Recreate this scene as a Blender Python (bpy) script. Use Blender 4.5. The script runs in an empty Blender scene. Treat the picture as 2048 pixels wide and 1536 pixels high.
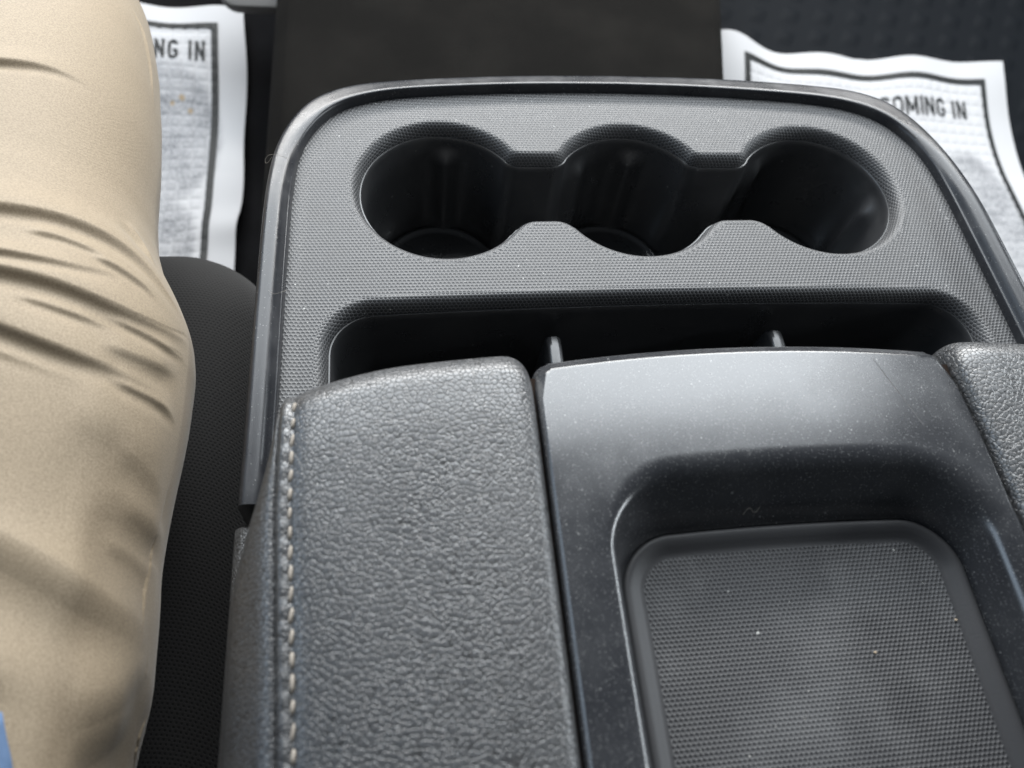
import bpy, math, random
import numpy as np
from mathutils import Vector, Matrix
from mathutils.geometry import delaunay_2d_cdt

random.seed(7)
rng = np.random.default_rng(7)
scene = bpy.context.scene
COL = scene.collection

# ------------------------------------------------------------------ camera, light, exposure
cam_d = bpy.data.cameras.new('camera')
cam = bpy.data.objects.new('camera', cam_d)
COL.objects.link(cam)
scene.camera = cam
cam_d.sensor_width = 36.0
cam_d.lens = 36.0 * 1540.0 / 2048.0
cam_d.clip_start = 0.01
cam_d.clip_end = 50.0
cam.matrix_world = Matrix((
    (0.98922695, 0.0354936, -0.142022, -0.12198086),
    (-0.09904043, 0.87669125, -0.47074774, -0.26666049),
    (0.10780091, 0.47974228, 0.87076192, 0.28727279),
    (0, 0, 0, 1)))
cam_d.dof.use_dof = True
cam_d.dof.focus_distance = 0.34
cam_d.dof.aperture_fstop = 9.0

world = bpy.data.worlds.new('World')
scene.world = world
world.use_nodes = True
bg = world.node_tree.nodes['Background']
bg.inputs[0].default_value = (0.80, 0.90, 1.0, 1)
bg.inputs[1].default_value = 0.07

def area_light(name, loc, target, sx, sy, power, color, spread=180):
    d = bpy.data.lights.new(name, 'AREA')
    d.shape = 'RECTANGLE'; d.size = sx; d.size_y = sy
    d.energy = power; d.color = color; d.spread = math.radians(spread)
    o = bpy.data.objects.new(name, d)
    COL.objects.link(o)
    o.location = loc
    o.rotation_euler = (Vector(target) - Vector(loc)).to_track_quat('-Z', 'Y').to_euler()
    return o

area_light('windshield_light', (0.0, 0.70, 0.82), (0, -0.02, 0.0), 1.7, 0.72, 34.0, (0.90, 0.955, 1.0))
area_light('windshield_horizon_light', (0.1, 1.02, 0.56), (0, 0.0, 0.0), 1.7, 0.16, 24.0, (1.0, 0.98, 0.95))
area_light('driver_window_light', (-1.05, 0.18, 0.50), (-0.2, 0.10, -0.02), 1.0, 0.46, 4.2, (0.66, 0.82, 1.0))
area_light('passenger_window_light', (1.25, 0.0, 0.46), (0.1, -0.05, 0.0), 1.1, 0.15, 11.0, (0.88, 0.95, 1.0))

scene.view_settings.view_transform = 'Standard'
scene.view_settings.look = 'None'
scene.view_settings.gamma = 1.0
scene.view_settings.exposure = 0.0
scene.view_settings.use_curve_mapping = False

# ------------------------------------------------------------------ node helpers
class NT:
    def __init__(self, name):
        self.mat = bpy.data.materials.new(name)
        self.mat.use_nodes = True
        self.t = self.mat.node_tree
        self.b = self.t.nodes['Principled BSDF']
    def node(self, typ, **kw):
        n = self.t.nodes.new(typ)
        for k, v in kw.items(): setattr(n, k, v)
        return n
    def put(self, sock, v):
        if v is None: return
        if isinstance(v, bpy.types.NodeSocket): self.t.links.new(v, sock)
        else:
            if hasattr(sock.default_value, '__len__') and isinstance(v, (tuple, list)) and len(sock.default_value) == 4 and len(v) == 3:
                v = (*v, 1)
            sock.default_value = v
    def math(self, op, a, b=None, c=None, clamp=False):
        n = self.node('ShaderNodeMath', operation=op, use_clamp=clamp)
        for i, v in enumerate((a, b, c)): self.put(n.inputs[i], v)
        return n.outputs[0]
    def vec(self, op, a, b=None):
        n = self.node('ShaderNodeVectorMath', operation=op)
        self.put(n.inputs[0], a); self.put(n.inputs[1], b)
        return n.outputs['Value'] if op in ('DOT_PRODUCT', 'LENGTH', 'DISTANCE') else n.outputs['Vector']
    def scale(self, a, s):
        n = self.node('ShaderNodeVectorMath', operation='SCALE')
        self.put(n.inputs[0], a); self.put(n.inputs['Scale'], s)
        return n.outputs['Vector']
    def sep(self, v):
        n = self.node('ShaderNodeSeparateXYZ'); self.put(n.inputs[0], v); return n.outputs
    def comb(self, x, y, z):
        n = self.node('ShaderNodeCombineXYZ')
        for i, v in enumerate((x, y, z)): self.put(n.inputs[i], v)
        return n.outputs[0]
    def coord(self, which='Object'):
        return self.node('ShaderNodeTexCoord').outputs[which]
    def uv(self):
        n = self.node('ShaderNodeUVMap'); n.uv_map = 'UVMap'; return n.outputs[0]
    def noise(self, v, scale, detail=2.0, rough=0.5, out='Fac'):
        n = self.node('ShaderNodeTexNoise')
        self.put(n.inputs['Vector'], v); n.inputs['Scale'].default_value = scale
        n.inputs['Detail'].default_value = detail; n.inputs['Roughness'].default_value = rough
        return n.outputs[out]
    def voro(self, v, scale, feature='F1', out='Distance', rnd=1.0, smooth=None):
        n = self.node('ShaderNodeTexVoronoi', feature=feature)
        self.put(n.inputs['Vector'], v); n.inputs['Scale'].default_value = scale
        n.inputs['Randomness'].default_value = rnd
        if smooth is not None: n.inputs['Smoothness'].default_value = smooth
        return n.outputs[out]
    def ramp(self, v, a, b, lo=0.0, hi=1.0, smooth=True):
        n = self.node('ShaderNodeMapRange')
        n.interpolation_type = 'SMOOTHSTEP' if smooth else 'LINEAR'
        self.put(n.inputs[0], v)
        for i, x in zip((1, 2, 3, 4), (a, b, lo, hi)): n.inputs[i].default_value = x
        return n.outputs[0]
    def mix(self, f, a, b):
        n = self.node('ShaderNodeMix', data_type='RGBA')
        self.put(n.inputs[0], f); self.put(n.inputs[6], a); self.put(n.inputs[7], b)
        return n.outputs[2]
    def bump(self, h, dist, strength=1.0, normal=None):
        n = self.node('ShaderNodeBump')
        n.inputs['Strength'].default_value = strength
        n.inputs['Distance'].default_value = dist
        self.put(n.inputs['Height'], h)
        if normal is not None: self.put(n.inputs['Normal'], normal)
        return n.outputs[0]
    def set(self, **kw):
        names = dict(color='Base Color', rough='Roughness', normal='Normal', spec='Specular IOR Level',
                     metal='Metallic', sheen='Sheen Weight', sheen_rough='Sheen Roughness', sheen_tint='Sheen Tint',
                     coat='Coat Weight', coat_rough='Coat Roughness', ior='IOR')
        for k, v in kw.items(): self.put(self.b.inputs[names[k]], v)
        return self.mat
    def hexd(self, uv, pitch):
        """0 in the middle of each hexagonal cell, 0.5 on its border"""
        p = self.vec('ADD', self.scale(uv, 1.0 / pitch), (1000.0, 1000 * 1.7320508, 0.5))
        r = (1.0, 1.7320508, 1.0); h = (0.5, 0.8660254, 0.5)
        a = self.vec('SUBTRACT', self.vec('MODULO', p, r), h)
        b = self.vec('SUBTRACT', self.vec('MODULO', self.vec('ADD', p, (0.5, 0.8660254, 0.0)), r), h)
        f = self.math('LESS_THAN', self.vec('DOT_PRODUCT', a, a), self.vec('DOT_PRODUCT', b, b))
        n = self.node('ShaderNodeMix', data_type='VECTOR')
        self.put(n.inputs[0], f); self.put(n.inputs[4], b); self.put(n.inputs[5], a)
        g = self.sep(self.vec('ABSOLUTE', n.outputs[1]))
        return self.math('MAXIMUM', g[0], self.math('ADD', self.math('MULTIPLY', g[0], 0.5), self.math('MULTIPLY', g[1], 0.8660254)))
    def specks(self, v, scale, keep, rad):
        """sparse round dust specks: 1 on a speck"""
        n = self.node('ShaderNodeTexVoronoi', feature='F1')
        self.put(n.inputs['Vector'], v); n.inputs['Scale'].default_value = scale
        r = self.sep(n.outputs['Color'])
        on = self.math('GREATER_THAN', r[0], 1 - keep)
        rr = self.math('MULTIPLY', r[1], rad)
        d = self.math('LESS_THAN', n.outputs['Distance'], rr)
        return self.math('MULTIPLY', on, d)

M = {}
def m_hexpanel():
    k = NT('textured_black_plastic'); uv = k.uv(); ob = k.coord()
    d = k.hexd(uv, 0.00192)
    h = k.math('POWER', k.math('MULTIPLY', d, 2.0), 2.2)
    n1 = k.bump(h, 0.00022, 0.8)
    dust = k.noise(ob, 22, 5, 0.65)
    sp = k.specks(ob, 700, 0.03, 0.30)
    base = k.mix(k.ramp(dust, 0.35, 0.75), (0.026, 0.027, 0.029), (0.042, 0.042, 0.042))
    base = k.mix(k.math('MULTIPLY', k.ramp(d, 0.38, 0.5), 0.7), base, (0.17, 0.17, 0.175))  # light catching the raised cell borders, painted in as a paler colour
    base = k.mix(k.math('MULTIPLY', sp, 0.6), base, (0.5, 0.5, 0.48))
    M['hex'] = k.set(color=base, rough=k.ramp(dust, 0.3, 0.8, 0.42, 0.52), normal=n1, spec=0.52)
def m_satin():
    k = NT('satin_black_plastic'); ob = k.coord()
    grain = k.noise(ob, 2600, 2, 0.5)
    smudge = k.noise(ob, 38, 5, 0.62)
    fine = k.noise(ob, 900, 3, 0.6)
    sp = k.specks(ob, 2100, 0.30, 0.42)
    sp2 = k.specks(k.vec('ADD', ob, (3.1, 1.7, 0.3)), 620, 0.05, 0.28)
    film = k.math('ADD', 0.012, k.math('MULTIPLY', k.ramp(smudge, 0.38, 0.72), 0.018))
    film = k.math('ADD', film, k.math('MULTIPLY', k.ramp(fine, 0.52, 0.75), 0.03))
    c = k.mix(film, (0.011, 0.012, 0.015), (0.6, 0.6, 0.6))
    c = k.mix(k.math('MULTIPLY', k.math('MAXIMUM', sp, k.math('MULTIPLY', sp2, 1.3)), 0.20), c, (0.6, 0.6, 0.58))
    o3 = k.sep(ob)                       # hairline scratch across the plate
    tx = k.math('SUBTRACT', o3[0], k.math('MULTIPLY_ADD', o3[1], -0.295, 0.01135))
    ln = k.math('MULTIPLY', k.math('LESS_THAN', k.math('ABSOLUTE', k.math('ADD', tx, k.math('MULTIPLY', k.math('SUBTRACT', smudge, 0.5), 0.0006))), 0.00020),
                k.math('MULTIPLY', k.math('GREATER_THAN', o3[1], -0.1655 + 0.0), k.math('LESS_THAN', o3[1], -0.137)))
    ro = k.math('ADD', k.ramp(smudge, 0.3, 0.75, 0.21, 0.29), k.math('MULTIPLY', ln, 0.5))
    c = k.mix(ln, c, (0.004, 0.004, 0.005))
    M['satin'] = k.set(color=c, rough=ro, normal=k.bump(grain, 0.00003, 0.5), spec=0.95)
def m_rim():
    k = NT('moulded_black_rim_plastic'); ob = k.coord()
    grain = k.noise(ob, 2200, 2, 0.5); sm = k.noise(ob, 60, 4, 0.6)
    sp = k.specks(ob, 1700, 0.08, 0.34)
    c = k.mix(k.math('MULTIPLY', k.ramp(sm, 0.45, 0.75), 0.03), (0.016, 0.017, 0.020), (0.6, 0.6, 0.6))
    c = k.mix(k.math('MULTIPLY', sp, 0.35), c, (0.6, 0.6, 0.58))
    M['rim'] = k.set(color=c, rough=k.ramp(sm, 0.3, 0.75, 0.26, 0.36), normal=k.bump(grain, 0.00005, 0.6), spec=0.45)
def m_well():
    k = NT('smooth_black_liner_plastic'); ob = k.coord()
    sm = k.noise(ob, 45, 4, 0.65); gr = k.noise(ob, 1800, 2)
    sp = k.specks(ob, 300, 0.05, 0.2)
    c = k.mix(k.math('MULTIPLY', k.ramp(sm, 0.5, 0.8), 0.02), (0.028, 0.0285, 0.030), (0.6, 0.58, 0.55))
    c = k.mix(k.math('MULTIPLY', sp, 0.25), c, (0.5, 0.5, 0.48))
    M['well'] = k.set(color=c, rough=k.ramp(sm, 0.3, 0.7, 0.26, 0.36), normal=k.bump(gr, 0.00003, 0.4), spec=0.8)
def leather(name, key, scale, dist, rough, col):
    k = NT(name); ob = k.coord()
    w = k.vec('ADD', ob, k.scale(k.vec('SUBTRACT', k.noise(ob, 260, 2, 0.5, 'Color'), (0.5, 0.5, 0.5)), 0.0014))
    e = k.voro(w, scale, 'DISTANCE_TO_EDGE', rnd=0.9)
    f1 = k.voro(w, scale, 'F1', rnd=0.9)
    h = k.math('SUBTRACT', k.ramp(e, 0.0, 0.12, 0.0, 0.8), k.math('MULTIPLY', k.math('MULTIPLY', f1, f1), 0.9))
    fine = k.noise(ob, 3000, 2)
    big = k.noise(ob, 25, 3, 0.5)
    n = k.bump(fine, 0.00002, 0.3, k.bump(h, dist, 1.0))
    c = k.mix(k.ramp(e, 0.0, 0.16), tuple(x * 0.22 for x in col), col)  # shade in the creases between pebbles is painted into the base colour
    M[key] = k.set(color=c, rough=k.math('ADD', rough - 0.09, k.math('MULTIPLY', big, 0.18)), normal=n, spec=1.0)
def m_mat():
    k = NT('rubber_tray_mat'); uv = k.uv(); ob = k.coord()
    d = k.hexd(uv, 0.00165)
    h = k.math('POWER', k.math('MULTIPLY', d, 2.0), 2.0)
    sp = k.specks(ob, 300, 0.04, 0.22); sm = k.noise(ob, 26, 4, 0.55)
    c = k.mix(k.ramp(d, 0.36, 0.5), (0.022, 0.022, 0.024), (0.095, 0.095, 0.098))
    c = k.mix(k.math('MULTIPLY', k.ramp(sm, 0.42, 0.68), 0.08), c, (0.40, 0.40, 0.40))
    c = k.mix(k.math('MULTIPLY', sp, 0.7), c, (0.6, 0.6, 0.57))
    M['mat_hex'] = k.set(color=c, rough=0.55, normal=k.bump(h, 0.00035, 1.0), spec=0.4)
def m_rubber():
    k = NT('matte_rubber_edge'); ob = k.coord()
    gr = k.noise(ob, 1500, 3)
    M['rubber'] = k.set(color=(0.032, 0.032, 0.034), rough=0.50, normal=k.bump(gr, 0.00012, 0.6), spec=0.45)
def m_pants():
    k = NT('khaki_cotton_twill'); uv = k.uv(); ob = k.coord()
    w = k.node('ShaderNodeTexWave', wave_type='BANDS', bands_direction='DIAGONAL')
    k.put(w.inputs['Vector'], uv); w.inputs['Scale'].default_value = 700; w.inputs['Distortion'].default_value = 1.5
    w.inputs['Detail'].default_value = 2
    fz = k.noise(ob, 1500, 3, 0.6); sm = k.noise(ob, 20, 3)
    h = k.math('ADD', k.math('MULTIPLY', w.outputs['Fac'], 0.45), k.math('MULTIPLY', fz, 1.3))
    c = k.mix(k.ramp(fz, 0.3, 0.7), (0.205, 0.158, 0.104), (0.300, 0.238, 0.163))
    c = k.mix(k.math('MULTIPLY', sm, 0.25), c, (0.245, 0.20, 0.148))
    M['pants'] = k.set(color=c, rough=0.62, normal=k.bump(h, 0.00010, 0.7), sheen=0.2, sheen_rough=0.4, spec=0.35)
def m_seat():
    k = NT('charcoal_mesh_seat_fabric'); ob = k.coord()
    s = k.sep(ob)
    uv = k.comb(s[0], k.math('SUBTRACT', s[1], k.math('MULTIPLY', s[2], 0.6)), 0.0)
    d = k.hexd(uv, 0.0020)
    fz = k.noise(ob, 1400, 3)
    c = k.mix(k.ramp(d, 0.14, 0.30), (0.006, 0.0058, 0.0062), (0.018, 0.0172, 0.0168))
    M['seat'] = k.set(color=c, rough=0.85, normal=k.bump(k.math('ADD', k.ramp(d, 0.14, 0.34), k.math('MULTIPLY', fz, 0.5)), 0.0003, 0.7), spec=0.25, sheen=0.15)
def m_carpet(name, key, col, scale=700):
    k = NT(name); ob = k.coord()
    a = k.noise(ob, scale, 3, 0.7); b = k.noise(ob, 14, 3)
    c = k.mix(k.ramp(a, 0.3, 0.7), tuple(x * 0.5 for x in col), tuple(x * 1.3 for x in col))
    c = k.mix(k.math('MULTIPLY', k.ramp(b, 0.35, 0.75), 0.6), c, tuple(x * 2.2 for x in col))
    M[key] = k.set(color=c, rough=0.95, normal=k.bump(a, 0.0015, 0.8), spec=0.1)
def m_plain(name, key, col, rough, spec=0.5, bumpd=0.0, bs=800):
    k = NT(name)
    n = k.bump(k.noise(k.coord(), bs, 3), bumpd, 0.6) if bumpd else None
    M[key] = k.set(color=col, rough=rough, spec=spec, normal=n)
def m_paper(name, key, foot, stains):
    """white paper; a grey printed shoe sole (flat print), a few brown stains"""
    k = NT(name); uv = k.uv(); ob = k.coord()
    s = k.sep(uv)
    def ell(cx, cy, rx, ry, soft):
        dx = k.math('DIVIDE', k.math('SUBTRACT', s[0], cx), rx); dy = k.math('DIVIDE', k.math('SUBTRACT', s[1], cy), ry)
        q = k.math('SQRT', k.math('ADD', k.math('MULTIPLY', dx, dx), k.math('MULTIPLY', dy, dy)))
        q = k.math('ADD', q, k.math('MULTIPLY', k.math('SUBTRACT', k.noise(ob, 60, 3), 0.5), 0.15))
        return k.ramp(q, 1 - soft, 1 + soft, 1.0, 0.0)
    m = None
    for f in foot:
        e = ell(*f); m = e if m is None else k.math('MAXIMUM', m, e)
    half = k.ramp(k.noise(ob, 420, 3, 0.7), 0.38, 0.62)
    tone = k.ramp(k.noise(ob, 35, 3), 0.3, 0.7, 0.55, 0.95)
    m = k.math('MULTIPLY', m, k.math('MULTIPLY', k.math('ADD', k.math('MULTIPLY', half, 0.6), 0.4), tone))
    c = k.mix(m, (0.41, 0.41, 0.418), (0.125, 0.13, 0.14))
    for st in stains:
        c = k.mix(k.math('MULTIPLY', ell(*st), 0.7), c, (0.25, 0.17, 0.07))
    M[key] = k.set(color=c, rough=0.8, spec=0.2, normal=k.bump(k.noise(ob, 500, 3), 0.0002, 0.4))

m_hexpanel(); m_satin(); m_rim(); m_well(); m_mat(); m_rubber(); m_pants(); m_seat()
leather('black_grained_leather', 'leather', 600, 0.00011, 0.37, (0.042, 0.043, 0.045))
leather('fine_grained_vinyl', 'vinyl', 950, 0.00020, 0.50, (0.040, 0.040, 0.041))
m_carpet('charcoal_carpet', 'carpet', (0.004, 0.004, 0.0045))
m_carpet('warm_black_tunnel_carpet', 'tunnel', (0.0042, 0.0038, 0.0033), 900)
m_plain('blue_black_rubber', 'rubber_blue', (0.0024, 0.0036, 0.0054), 0.7, 0.12, 0.0006, 700)
m_plain('beige_thread', 'thread', (0.27, 0.24, 0.205), 0.7, 0.3)
m_plain('black_ink', 'ink', (0.012, 0.013, 0.013), 0.6, 0.3)
m_plain('grey_pedal_rubber', 'pedal', (0.09, 0.088, 0.085), 0.6, 0.4, 0.0004)
m_plain('dark_steel', 'steel', (0.02, 0.02, 0.022), 0.5)
m_plain('blue_cotton', 'shirt', (0.11, 0.17, 0.28), 0.85, 0.2, 0.0002, 1500)
m_plain('pale_dust', 'dust', (0.55, 0.54, 0.51), 0.9, 0.2)
m_plain('tan_crumb', 'crumb', (0.48, 0.38, 0.27), 0.9, 0.2)
m_plain('brown_seam_foam', 'foam', (0.018, 0.012, 0.009), 0.95, 0.1)
m_plain('pale_fibre', 'fibre', (0.25, 0.23, 0.20), 0.7, 0.3)

# ------------------------------------------------------------------ mesh helpers
def empty(name, loc=(0, 0, 0)):
    o = bpy.data.objects.new(name, None); COL.objects.link(o); o.location = loc
    o.empty_display_size = 0.02
    return o
def tag(o, label=None, cat=None, group=None, kind=None):
    for k, v in (('label', label), ('category', cat), ('group', group), ('kind', kind)):
        if v: o[k] = v
    return o
def build(name, V, F, mat, parent=None, uv=None, smooth=True, sharp=40, mats=None, fmat=None):
    me = bpy.data.meshes.new(name)
    V = np.asarray(V, float)
    me.from_pydata([tuple(v) for v in V], [], [tuple(int(i) for i in f) for f in F])
    me.validate()
    a = sum((p.normal.z * p.area for p in me.polygons), 0.0)
    if a < 0: me.flip_normals()
    for mm in (mats or [mat]): me.materials.append(M[mm])
    if fmat is not None: me.polygons.foreach_set('material_index', np.asarray(fmat, np.int32))
    if uv is not None:
        l = me.uv_layers.new(name='UVMap')
        vi = np.empty(len(me.loops), np.int32); me.loops.foreach_get('vertex_index', vi)
        l.data.foreach_set('uv', np.asarray(uv, np.float32)[vi].ravel())
    if smooth:
        me.shade_smooth()
        if sharp: me.set_sharp_from_angle(angle=math.radians(sharp))
    me.update()
    o = bpy.data.objects.new(name, me); COL.objects.link(o)
    if parent is not None:
        o.parent = parent
        o.location = -Vector(parent.location)
    return o
class MB:
    """collects rings and fills into one mesh"""
    def __init__(self): self.V = []; self.F = []; self.U = []; self.fm = []
    def add(self, pts, uv=None):
        i0 = len(self.V); self.V += [tuple(p) for p in pts]
        self.U += [tuple(u) for u in (uv if uv is not None else [(p[0], p[1]) for p in pts])]
        return list(range(i0, i0 + len(pts)))
    def bridge(self, a, b, closed=True, m=0, flip=False):
        n = len(a)
        for i in range(n if closed else n - 1):
            j = (i + 1) % n
            f = (a[i], a[j], b[j], b[i])
            self.F.append(f[::-1] if flip else f); self.fm.append(m)
    def rings(self, rings, closed=True, m=0, flip=False, uvs=None):
        prev = None; out = []
        for k, r in enumerate(rings):
            cur = self.add(r, None if uvs is None else uvs[k])
            if prev is not None: self.bridge(prev, cur, closed, m, flip)
            prev = cur; out.append(cur)
        return out
    def fan(self, ring, m=0, flip=False):
        self.F.append(tuple(ring[::-1] if flip else ring)); self.fm.append(m)
    def grid(self, P, m=0, flip=False, uv=None):
        n, k = P.shape[:2]
        idx = np.array(self.add(P.reshape(-1, 3), None if uv is None else uv.reshape(-1, 2))).reshape(n, k)
        for i in range(n - 1):
            for j in range(k - 1):
                f = (idx[i, j], idx[i + 1, j], idx[i + 1, j + 1], idx[i, j + 1])
                self.F.append(f[::-1] if flip else f); self.fm.append(m)
        return idx
    def build(self, name, mat, parent=None, sharp=40, mats=None, uv=True):
        return build(name, self.V, self.F, mat, parent, self.U if uv else None, True, sharp, mats, self.fm if mats else None)
def inside(p, poly):
    x, y = p; c = False; n = len(poly); j = n - 1
    for i in range(n):
        xi, yi = poly[i][0], poly[i][1]; xj, yj = poly[j][0], poly[j][1]
        if (yi > y) != (yj > y) and x < (xj - xi) * (y - yi) / (yj - yi) + xi: c = not c
        j = i
    return c
def fill(mb, outer, holes, zf, m=0, step=None):
    """triangulated region between index loops of mb (all counter-clockwise), facing +z"""
    loops = [outer] + holes
    pts = []; idx = []; edges = []
    for lp in loops:
        s = len(pts)
        for i in lp: pts.append(Vector(mb.V[i][:2])); idx.append(i)
        edges += [(s + i, s + (i + 1) % len(lp)) for i in range(len(lp))]
    polys = [[mb.V[i] for i in lp] for lp in loops]
    if step:
        A = np.array(polys[0])[:, :2]; lo = A.min(0); hi = A.max(0)
        for x in np.arange(lo[0] + step, hi[0], step):
            for y in np.arange(lo[1] + step, hi[1], step):
                if inside((x, y), polys[0]) and not any(inside((x, y), h) for h in polys[1:]):
                    d = min(np.min(np.hypot(*(np.array(q)[:, :2] - (x, y)).T)) for q in polys)
                    if d > step * 0.45:
                        pts.append(Vector((x, y))); idx.append(mb.add([(x, y, zf(x, y))])[0])
    v, e, f, ov, oe, of = delaunay_2d_cdt(pts, edges, [], 0, 1e-7)
    for i in range(len(v)):
        if not ov[i]:
            idx.append(mb.add([(v[i][0], v[i][1], zf(v[i][0], v[i][1]))])[0]); ov[i].append(len(idx) - 1)
    for t in f:
        c = sum((v[i] for i in t), Vector((0, 0))) / 3
        if inside(c, polys[0]) and not any(inside(c, h) for h in polys[1:]):
            ids = [idx[ov[i][0]] for i in t]
            a, b, c2 = (Vector(mb.V[i][:2]) for i in ids[:3])
            if (b - a).cross(c2 - a) < 0: ids = ids[::-1]
            mb.F.append(tuple(ids)); mb.fm.append(m)
def crom(P, n):
    """Catmull-Rom through the rows of P, n samples per span"""
    P = np.asarray(P, float); Q = np.vstack([2 * P[0] - P[1], P, 2 * P[-1] - P[-2]]); out = []
    for i in range(1, len(Q) - 2):
        for t in np.linspace(0, 1, n, endpoint=False):
            a, b, c, d = Q[i - 1], Q[i], Q[i + 1], Q[i + 2]
            out.append(0.5 * (2 * b + (c - a) * t + (2 * a - 5 * b + 4 * c - d) * t * t + (3 * b - a - 3 * c + d) * t ** 3))
    out.append(Q[-2]); return np.array(out)
def sstep(a, b, x):
    t = np.clip((np.asarray(x, float) - a) / (b - a), 0, 1); return t * t * (3 - 2 * t)
def rrect(x0, x1, y0, y1, r_front, r_back, off=0.0, nc=14, ne=12, sag=0.0):
    """rounded rectangle, counter-clockwise; off > 0 grows it. Returns points and outward normals"""
    P = []; N = []
    def corner(cx, cy, r, a0):
        for k in range(nc + 1):
            a = a0 + math.pi / 2 * k / nc
            P.append((cx + (r + off) * math.cos(a), cy + (r + off) * math.sin(a))); N.append((math.cos(a), math.sin(a)))
    def edge(n):
        a = len(P); return a
    corner(x1 - r_front, y1 - r_front, r_front, 0)
    c2 = len(P); corner(x0 + r_front, y1 - r_front, r_front, math.pi / 2)
    corner(x0 + r_back, y0 + r_back, r_back, math.pi)
    corner(x1 - r_back, y0 + r_back, r_back, 1.5 * math.pi)
    k = nc + 1
    Q = []; NN = []
    for c in range(4):
        Q += P[c * k:(c + 1) * k]; NN += N[c * k:(c + 1) * k]
        a = P[c * k + nc]; b = P[((c + 1) * k) % (4 * k)]; n = N[c * k + nc]
        for t in range(1, ne):
            f = t / ne
            Q.append((a[0] + (b[0] - a[0]) * f, a[1] + (b[1] - a[1]) * f)); NN.append(n)
    Q = np.array(Q); NN = np.array(NN)
    if sag:
        xm = (x0 + x1) / 2; hw = (x1 - x0) / 2
        w = sstep(y1 - 0.08, y1 - 0.02, Q[:, 1])
        Q[:, 1] -= w * sag * ((Q[:, 0] - xm) / hw) ** 2
    return Q, NN
def P3(xy, z):
    xy = np.asarray(xy); return np.column_stack([xy, np.broadcast_to(z, len(xy))])
def tube(pts, r, n=8):
    mb = MB(); pts = np.asarray(pts, float); rings = []
    for i, p in enumerate(pts):
        t = pts[min(i + 1, len(pts) - 1)] - pts[max(i - 1, 0)]; t /= np.linalg.norm(t)
        u = np.cross(t, (0, 0, 1.0)); u = u if np.linalg.norm(u) > 1e-6 else np.array((1.0, 0, 0)); u /= np.linalg.norm(u); w = np.cross(u, t)
        rr = r[i] if hasattr(r, '__len__') else r
        rings.append([p + rr * (math.cos(a) * u + math.sin(a) * w) for a in np.linspace(0, 2 * math.pi, n, endpoint=False)])
    q = mb.rings(rings); mb.fan(q[0]); mb.fan(q[-1], flip=True)
    return mb

# ------------------------------------------------------------------ the setting: floor and tunnel
def floor_z(y):
    return -0.385 + np.where(np.asarray(y) > 0.33, 0.0, 0.0) + 0.30 * np.maximum(0, np.asarray(y, float) - 0.36) * sstep(0.30, 0.50, y)
mb = MB()
ys = np.concatenate([np.linspace(-0.6, 0.3, 10), np.linspace(0.33, 1.3, 40)])
xs = np.linspace(-1.1, 1.3, 30)
X, Y = np.meshgrid(xs, ys, indexing='ij')
mb.grid(np.dstack([X, Y, floor_z(Y)]))
tag(mb.build('floor', 'carpet'), kind='structure')

mb = MB()
prof = crom([(-0.255, -0.40), (-0.243, -0.30), (-0.234, -0.235), (-0.222, -0.212), (-0.20, -0.203), (-0.1, -0.199), (0, -0.198), (0.1, -0.199), (0.185, -0.202),
             (0.203, -0.206), (0.2085, -0.216), (0.211, -0.26), (0.214, -0.40)], 5)
ring = []
for y in np.linspace(-0.55, 1.2, 30):
    k = 1 + 0.10 * (y - 0.35)
    k = np.where(prof[:, 0] > 0, 1 + 1.0 * (min(max(y, 0.1), 0.62) - 0.35), 1.0)
    ring.append(np.column_stack([prof[:, 0] * k, np.full(len(prof), y), prof[:, 1] + 0.05 * max(0, y - 0.5)]))
mb.rings(ring, closed=False, flip=False)
tag(mb.build('tunnel', 'tunnel', sharp=None), kind='structure')

# ------------------------------------------------------------------ floor things
# rubber floor mat on the passenger side, with a raised lozenge tread
mb = MB()
xs = np.arange(0.235, 0.90, 0.004); ys = np.arange(0.20, 1.10, 0.004)
X, Y = np.meshgrid(xs, ys, indexing='ij')
u = (X + 0.35 * Y) / 0.046; v = (Y) / 0.030
row = np.floor(v); uu = (u + 0.5 * (row % 2)) % 1 - 0.5; vv = v % 1 - 0.5
tread = 0.0025 * sstep(0.0, 0.25, 0.42 - np.abs(uu) - 0.9 * np.abs(vv - 0.55 * uu))
mb.grid(np.dstack([X, Y, floor_z(Y) + 0.004 + tread]))
tag(mb.build('floor_mat', 'rubber_blue', sharp=None), 'blue black rubber floor mat with raised lozenge tread', 'floor mat')

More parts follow.
